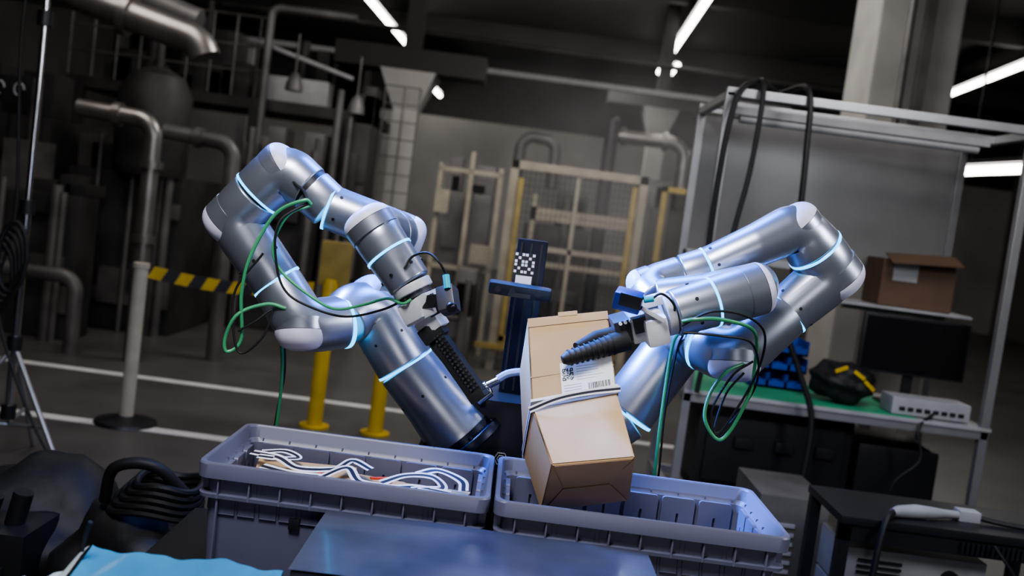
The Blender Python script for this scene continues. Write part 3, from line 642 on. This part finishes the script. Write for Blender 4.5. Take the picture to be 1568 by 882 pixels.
# --- left gripper
G = R
ax = (V((-.042, 2.28, 1.179))-V((-.190, 2.315, 1.335))).normalized()
d0 = V((-.237, 2.32, 1.403)); da = V((.04, -.005, -.057)).normalized()
bm = bmesh.new(); cyl(bm, d0, d0+da*.022, .048, seg=40, rb=.003); cyl(bm, d0+da*.02, d0+da*.034, .040, mi=1, seg=40)
obox(bm, d0+da*.062, da, (.7, -.3, .5), (.055, .075, .085), 0, .01)
obox(bm, d0+da*.06+V((-.02, -.035, -.012)), da, (.7, -.3, .5), (.045, .02, .05), 0, .005)
obox(bm, d0+da*.06+V((.025, -.03, .01)), da, (.7, -.3, .5), (.05, .012, .03), 1, .003)
obox(bm, d0+da*.10+V((.005, 0, -.004)), ax, (.7, -.3, .5), (.04, .05, .06), 0, .006)
put('left_gripper_body', bm, ['grip', 'gripd'], G)
bm = bmesh.new(); s0 = V((-.168, 2.31, 1.300)); side = V((.66, -.15, .73)); side = (side-ax*side.dot(ax)).normalized(); nr = ax.cross(side).normalized()
if nr.y > 0: nr = -nr
for s_ in (-1, 1):
    obox(bm, s0+ax*.085+side*.013*s_+nr*.004*s_, ax, nr, (.185, .018, .036), 0, .004)
obox(bm, s0+ax*.0, ax, nr, (.04, .058, .048), 0, .006)
for i in range(15):
    for j in range(3): q = s0+ax*(.015+.0105*i)+side*(-.012+.009*j+.012)+nr*.0225; cyl(bm, q-nr*.001, q+nr*.0015, .0030, seg=8, mi=1)
obox(bm, s0+ax*.18, ax, nr, (.022, .04, .045), 0, .004)
put('left_gripper_fingers', bm, ['rubber', 'gripd'], G)
bm = bmesh.new(); c = V((-.139, 2.235, 1.386)); obox(bm, c, (.25, -.5, -.8), (.8, -.2, .4), (.06, .04, .042), 0, .006); obox(bm, c+V((-.035, .03, -.01)), (1, -.6, .3), (0, 0, 1), (.06, .01, .03), 1, .002); cyl(bm, c+V((-.004, -.01, .026)), c+V((-.012, 0, .055)), .008, mi=2)
cyl(bm, c+V((.01, -.026, -.012)), c+V((.012, -.031, -.014)), .012, mi=1)
put('left_wrist_camera', bm, ['gripd', 'black', 'teal'], G)
cable('left_camera_wire', [(-.150, 2.235, 1.44), (-.17, 2.22, 1.47), (-.20, 2.24, 1.485), (-.235, 2.27, 1.47), (-.25, 2.27, 1.44)], .003, 'rubber', G)
# --- right gripper
d0 = V((.38, 2.32, 1.415)); da = V((-.09, -.01, -.036)).normalized()
bm = bmesh.new(); cyl(bm, d0, d0+da*.02, .050, seg=40, rb=.003)
obox(bm, d0+da*.045+V((.0, -.02, -.02)), da, (.1, -.2, 1), (.055, .075, .07), 2, .014)
obox(bm, d0+da*.085, da, (.1, -.2, 1), (.05, .08, .07), 0, .006)
obox(bm, d0+da*.085+V((0, -.042, .0)), da, (.1, -.2, 1), (.03, .008, .04), 1, .002)
obox(bm, d0+da*.07+V((0, -.0, .045)), da, (.1, -.2, 1), (.08, .03, .022), 2, .005)
obox(bm, d0+da*.125+V((0, -.005, .0)), da, (.1, -.2, 1), (.045, .06, .055), 1, .005)
for k in range(3): cyl(bm, d0+da*(.11+.012*k)+V((0, -.04, .015)), d0+da*(.11+.012*k)+V((0, -.046, .015)), .004, seg=10, mi=2)
put('right_gripper_body', bm, ['grip', 'gripd', 'white'], G)
bm = bmesh.new(); f0 = V((.262, 2.275, 1.338)); f1 = V((.134, 2.243, 1.283)); fa_ = (f1-f0).normalized()
tube(bm, [f0-fa_*.02, f0+fa_*.02, f0+fa_*.07, f1-fa_*.012, f1], [.026, .024, .0185, .0165, .011], 20, 0, True, .003)
tube(bm, [f0+V((.01, .03, .02)), f0+fa_*.06+V((0, .035, .022)), f1+V((.03, .02, .03))], [.02, .017, .012], 16)
for k in range(9): q = f0+fa_*(.02+.013*k); cyl(bm, q-fa_*.002, q+fa_*.002, .0255-.0008*k, seg=20)
put('right_gripper_fingers', bm, 'rubber', G)
bm = bmesh.new(); c = V((.265, 2.25, 1.437)); obox(bm, c, (1, -.25, -.12), (.1, -.35, 1), (.062, .045, .042), 0, .005); obox(bm, c+V((.002, -.024, .0)), (1, -.25, -.12), (.1, -.35, 1), (.05, .003, .03), 1, .001)
cyl(bm, c+V((.034, -.005, .006)), c+V((.055, -.005, .012)), .008, mi=2); obox(bm, c+V((.06, .01, -.025)), (1, 0, -.4), (0, 0, 1), (.06, .03, .01), 3, .002)
put('right_wrist_camera', bm, ['cam_blue', 'black', 'teal', 'grip'], G)
cable('right_camera_wire', [(.318, 2.245, 1.449), (.335, 2.24, 1.462), (.36, 2.25, 1.45), (.375, 2.27, 1.43), (.37, 2.29, 1.40)], .003, 'rubber', G)
for pts, r_, m_ in (
    ([(-.52, 2.47, 1.555), (-.538, 2.46, 1.562), (-.603, 2.46, 1.520), (-.649, 2.45, 1.413), (-.662, 2.45, 1.313), (-.653, 2.46, 1.199), (-.682, 2.45, 1.165), (-.69, 2.45, 1.20), (-.665, 2.45, 1.262), (-.607, 2.49, 1.291), (-.56, 2.5, 1.285)], .0045, 'green'),
    ([(-.52, 2.475, 1.552), (-.572, 2.46, 1.52), (-.60, 2.46, 1.44), (-.572, 2.46, 1.38), (-.484, 2.44, 1.328), (-.42, 2.42, 1.310), (-.350, 2.40, 1.332), (-.29, 2.34, 1.360), (-.245, 2.27, 1.360), (-.225, 2.27, 1.372)], .0036, 'green'),
    ([(-.525, 2.47, 1.560), (-.59, 2.45, 1.50), (-.585, 2.45, 1.40), (-.55, 2.45, 1.33), (-.47, 2.44, 1.30), (-.39, 2.42, 1.295), (-.30, 2.36, 1.33), (-.24, 2.28, 1.37)], .0030, 'rubber'),
    ([(-.62, 2.45, 1.42), (-.68, 2.45, 1.31), (-.655, 2.45, 1.17), (-.60, 2.45, 1.21), (-.585, 2.46, 1.28), (-.62, 2.45, 1.25), (-.66, 2.45, 1.22)], .003, 'rubber'),
    ([(-.60, 2.66, 1.26), (-.617, 2.7, 1.226), (-.597, 2.7, 1.102), (-.593, 2.7, .956), (-.61, 2.72, .6), (-.6, 2.75, .01)], .0045, 'green'),
    ([(-.61, 2.66, 1.25), (-.607, 2.71, 1.2), (-.590, 2.71, 1.08), (-.600, 2.71, .95), (-.62, 2.73, .5), (-.6, 2.77, .01)], .003, 'rubber'),
    ([(.395, 2.26, 1.405), (.42, 2.24, 1.415), (.473, 2.24, 1.422), (.554, 2.28, 1.409), (.600, 2.38, 1.365), (.614, 2.42, 1.30), (.614, 2.43, 1.235), (.585, 2.44, 1.14), (.555, 2.44, 1.109), (.516, 2.44, 1.156), (.522, 2.45, 1.22), (.555, 2.46, 1.275), (.60, 2.48, 1.30)], .0045, 'green'),
    ([(.395, 2.26, 1.395), (.45, 2.23, 1.437), (.53, 2.26, 1.437), (.60, 2.33, 1.40), (.622, 2.4, 1.32), (.60, 2.43, 1.22), (.55, 2.44, 1.12), (.53, 2.44, 1.18), (.57, 2.45, 1.27), (.62, 2.47, 1.31)], .0030, 'rubber'),
    ([(.40, 2.26, 1.38), (.48, 2.24, 1.385), (.57, 2.3, 1.37), (.625, 2.42, 1.27), (.59, 2.44, 1.17), (.545, 2.44, 1.125), (.56, 2.45, 1.22), (.60, 2.46, 1.28)], .003, 'rubber'),
    ([(.45, 2.58, 1.35), (.438, 2.6, 1.307), (.435, 2.6, 1.149), (.439, 2.6, .973), (.46, 2.62, .5), (.45, 2.7, .01)], .0045, 'green'),
    ([(.46, 2.58, 1.35), (.452, 2.61, 1.29), (.445, 2.61, 1.13), (.452, 2.61, .96), (.47, 2.63, .5), (.46, 2.72, .01)], .003, 'rubber'),
    ([(-.60, 2.52, 1.62), (-.57, 2.49, 1.60), (-.545, 2.48, 1.585), (-.53, 2.47, 1.56)], .004, 'rubber'),
    ):
    cable('cable', pts, r_, m_, R, 12)
bm = bmesh.new(); q = V((-.03, 2.60, 1.13))
cyl(bm, q+V((-.045, 0, -.03)), q+V((.0, 0, .01)), .014, rb=.002); cyl(bm, q+V((.0, 0, .01)), q+V((.03, 0, .03)), .010); cyl(bm, q+V((-.02, -.01, -.035)), q+V((.01, -.01, -.005)), .012); cyl(bm, q+V((-.05, 0, -.0)), q+V((-.035, 0, .02)), .008)
obox(bm, q+V((-.01, .01, -.015)), (1, 0, .7), (0, 0, 1), (.05, .03, .02), 0, .003)
cyl(bm, q+V((-.02, 0, -.02)), q+V((0, .12, -.08)), .012)
put('pneumatic_fitting', bm, 'chrome', R)
cable('pneumatic_hose', [(-.005, 2.60, 1.16), (.02, 2.60, 1.178), (.06, 2.60, 1.188), (.11, 2.62, 1.185), (.16, 2.66, 1.14), (.17, 2.72, 1.05)], .0105, 'hose', R)

# ------------------------------------------------------------------ held cardboard box
g = group('cardboard_box', (.18, 2.3, 1.15))
TL, TR = V((.046, 2.33, 1.357)), V((.229, 2.33, 1.400)); ML, MR = V((.081, 2.235, 1.166)), V((.267, 2.235, 1.226)); BL, BR = V((.135, 2.12, 1.071)), V((.311, 2.12, 1.111))
w = V((0, .155, -.150)); KL, KR = V((.134, 2.275, .921)), V((.336, 2.275, .975))
bm = bmesh.new()
F_ = [TL, TR, MR, BR, BL, ML]; Bk = [TL+w, TR+w, MR+w, KR, KL, ML+w]
a = [bm.verts.new(q) for q in F_]; b = [bm.verts.new(q) for q in Bk]
bm.faces.new((a[0], a[1], a[2], a[5])); bm.faces.new((a[5], a[2], a[3], a[4])); bm.faces.new((b[0], b[1], b[2], b[5])); bm.faces.new((b[5], b[2], b[3], b[4]))
for i, j in ((0, 1), (1, 2), (2, 3), (3, 4), (4, 5), (5, 0)): bm.faces.new((a[i], a[j], b[j], b[i]))
bmesh.ops.bevel(bm, geom=bm.edges[:], offset=.003, segments=2, affect='EDGES')
put('carton_body', bm, 'card', g, ang=25)
def on(q00, q10, q01, q11, s, t, h):
    p_ = (q00.lerp(q10, s)).lerp(q01.lerp(q11, s), t); n = (q10-q00).cross(q01-q00).normalized()
    if n.y > 0: n = -n
    return p_+n*h
def quad(bm, P, mi=0):
    f_ = bm.faces.new([bm.verts.new(q) for q in P]); f_.material_index = mi
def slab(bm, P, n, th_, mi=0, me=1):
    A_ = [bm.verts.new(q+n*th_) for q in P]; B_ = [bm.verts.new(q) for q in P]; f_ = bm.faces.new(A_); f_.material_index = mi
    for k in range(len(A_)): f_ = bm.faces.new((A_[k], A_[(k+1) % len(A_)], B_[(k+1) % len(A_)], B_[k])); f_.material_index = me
nb = (BR-BL).cross(KL-BL).normalized(); nb = nb if nb.z < 0 else -nb
o_ = lambda s, t: BL.lerp(BR, s).lerp(KL.lerp(KR, s), t)
bm = bmesh.new()
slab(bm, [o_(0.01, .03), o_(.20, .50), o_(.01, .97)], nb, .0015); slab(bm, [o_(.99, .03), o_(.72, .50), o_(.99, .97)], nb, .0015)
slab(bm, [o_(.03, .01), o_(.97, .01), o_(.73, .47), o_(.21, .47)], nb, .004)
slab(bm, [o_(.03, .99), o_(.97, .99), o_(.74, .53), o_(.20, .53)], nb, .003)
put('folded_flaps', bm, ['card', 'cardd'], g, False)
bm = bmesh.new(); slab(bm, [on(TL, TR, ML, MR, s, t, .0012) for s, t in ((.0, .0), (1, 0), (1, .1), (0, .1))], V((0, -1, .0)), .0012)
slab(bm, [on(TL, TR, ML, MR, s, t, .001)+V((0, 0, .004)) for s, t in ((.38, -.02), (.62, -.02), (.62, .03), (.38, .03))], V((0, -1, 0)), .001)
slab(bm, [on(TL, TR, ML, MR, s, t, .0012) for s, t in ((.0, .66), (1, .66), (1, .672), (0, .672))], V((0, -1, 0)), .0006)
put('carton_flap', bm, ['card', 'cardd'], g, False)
bm = bmesh.new(); U = lambda s, t, h: on(TL, TR, ML, MR, s, t, h)
quad(bm, [U(.36, .56, .0025), U(.985, .56, .0025), U(.985, .95, .0025), U(.36, .95, .0025)], 0)
rnd = random.Random(3)
for i in range(11):
    for j in range(11):
        fnd = (i < 3 and j < 3) or (i > 7 and j < 3) or (i < 3 and j > 7)
        if (fnd and not ((i % 8 == 1 or i == 9) and (j == 1 or j == 9))) or (not fnd and rnd.random() < .5):
            s0_, t0_ = .38+i*.012, .63+j*.0125; quad(bm, [U(s0_, t0_, .003), U(s0_+.0115, t0_, .003), U(s0_+.0115, t0_+.012, .003), U(s0_, t0_+.012, .003)], 1)
x_ = .68
while x_ < .94:
    ww = rnd.choice((.005, .009, .013)); quad(bm, [U(x_, .83, .003), U(x_+ww, .83, .003), U(x_+ww, .92, .003), U(x_, .92, .003)], 1); x_ += ww+rnd.choice((.005, .009))
for k in range(6): t0_ = .62+k*.03; quad(bm, [U(.55, t0_, .003), U(.60+.3*rnd.random(), t0_, .003), U(.60+.05*rnd.random()+.2, t0_+.007, .003), U(.55, t0_+.007, .003)], 2)
for k in range(3): t0_ = .82+k*.03; quad(bm, [U(.39, t0_, .003), U(.6, t0_, .003), U(.6, t0_+.008, .003), U(.39, t0_+.008, .003)], 2)
put('shipping_label', bm, ['white', 'black', 'wgrey'], g, False)
bm = bmesh.new(); cen = (ML+MR+ML+w+MR+w)/4
loop = [ML, MR, MR+w, ML+w, ML]; up_ = (TL-ML).normalized()
lp = [cen+(q-cen)*1.03+up_*.008 for q in loop]
for i in range(4):
    a_, b_ = lp[i], lp[i+1]
    for lo, hi, mi in ((-.5, -.22, 0), (-.22, .22, 1), (.22, .5, 0)): quad(bm, [a_+up_*.022*lo, b_+up_*.022*lo, b_+up_*.022*hi, a_+up_*.022*hi], mi)
ribbon(bm, [lp[0]+V((-.002, -.01, -.012)), lp[0].lerp(lp[1], .3)+V((0, -.012, .004)), lp[0].lerp(lp[1], .65)+V((0, -.010, .006)), lp[1]+V((.004, -.008, .002))], .014, lambda q: V((0, -1, .3)), 6)
put('strap', bm, ['strapw', 'strapb'], g, False)

# ------------------------------------------------------------------ drifting smoke behind the robot (open aisle)
hm = bpy.data.materials.new('drifting_smoke'); hm.use_nodes = True; nt = hm.node_tree; nt.nodes.clear()
vo = nt.nodes.new('ShaderNodeVolumePrincipled'); oo = nt.nodes.new('ShaderNodeOutputMaterial'); nt.links.new(vo.outputs[0], oo.inputs['Volume'])
vo.inputs['Color'].default_value = (.85, .85, .88, 1); vo.inputs['Anisotropy'].default_value = .1
tc = nt.nodes.new('ShaderNodeTexCoord'); mp = nt.nodes.new('ShaderNodeMapping'); mp.vector_type = 'POINT'
mp.inputs['Location'].default_value = (-1, -1, -1); mp.inputs['Scale'].default_value = (2, 2, 2)
gd = nt.nodes.new('ShaderNodeTexGradient'); gd.gradient_type = 'QUADRATIC_SPHERE'
nz = nt.nodes.new('ShaderNodeTexNoise'); nz.inputs['Scale'].default_value = 1.1; nz.inputs['Detail'].default_value = 3
mr = nt.nodes.new('ShaderNodeMapRange'); mr.inputs['From Min'].default_value = .35; mr.inputs['From Max'].default_value = .7; mr.inputs['To Min'].default_value = .15; mr.inputs['To Max'].default_value = 1
m1 = nt.nodes.new('ShaderNodeMath'); m1.operation = 'MULTIPLY'; m2 = nt.nodes.new('ShaderNodeMath'); m2.operation = 'MULTIPLY'; m2.inputs[1].default_value = .75
nt.links.new(tc.outputs['Generated'], mp.inputs['Vector']); nt.links.new(mp.outputs[0], gd.inputs[0]); nt.links.new(tc.outputs['Object'], nz.inputs['Vector'])
nt.links.new(nz.outputs['Fac'], mr.inputs['Value']); nt.links.new(gd.outputs['Fac'], m1.inputs[0]); nt.links.new(mr.outputs[0], m1.inputs[1])
nt.links.new(m1.outputs[0], m2.inputs[0]); nt.links.new(m2.outputs[0], vo.inputs['Density'])
bm = bmesh.new(); box(bm, (-1.6, 6.9, .02), (3.6, 8.85, 3.5)); o = put('smoke_cloud', bm, hm, None, False)

# ------------------------------------------------------------------ lights
def area(name, loc, tgt, size, power, col, sy=None, spread=180):
    l = bpy.data.lights.new(name, 'AREA'); l.energy = power; l.color = col; l.size = size; l.spread = math.radians(spread)
    if sy: l.shape = 'RECTANGLE'; l.size_y = sy
    o = bpy.data.objects.new(name, l); COL.objects.link(o); o.location = loc
    o.rotation_euler = (V(tgt)-V(loc)).to_track_quat('-Z', 'Y').to_euler(); return o
area('key_softbox', (-.7, .9, 3.3), (0, 2.5, 1.2), .8, 72, (.97, .97, 1.0))
area('side_softbox', (2.6, 1.6, 2.6), (.6, 2.5, 1.3), .7, 32, (.90, .93, 1.0))
area('front_fill', (.5, -1.2, 1.5), (.15, 2.4, 1.0), .8, 11, (1.0, .97, .97))  # added fill from behind the camera, lifts the box's dark bottom face
area('blue_stage_light', (.08, 3.1, 2.7), (.05, 2.6, 1.2), .6, 30, (.08, .25, 1.0))
area('blue_spot_light', (-.9, 2.9, 2.3), (.62, 2.35, .95), .3, 20, (.12, .28, 1.0), spread=50)
area('hall_light_left', (-3.2, 6.5, 4.8), (-3.4, 9.0, 1.0), 2.0, 60, (1.0, .95, .9))
area('hall_light_centre', (.6, 8.5, 5.0), (.5, 10.5, .5), 2.0, 140, (1.0, .95, .9))
area('rack_fill', (2.0, 3.6, 3.6), (1.9, 5.8, 1.5), 1.2, 34, (1.0, .97, .95))  # added light, set in front of the workbench rack to brighten it
area('hall_light_far', (0, 17, 5.0), (0, 22, 2.0), 3.0, 150, (1.0, .95, .9))
w_ = bpy.data.worlds.new('world'); bpy.context.scene.world = w_; w_.use_nodes = True
w_.node_tree.nodes['Background'].inputs[0].default_value = (.5, .55, .7, 1); w_.node_tree.nodes['Background'].inputs[1].default_value = .02
bpy.context.scene.view_settings.view_transform = 'AgX'
try: bpy.context.scene.view_settings.look = 'AgX - Medium High Contrast'
except Exception: pass
bpy.context.scene.view_settings.exposure = 0.3
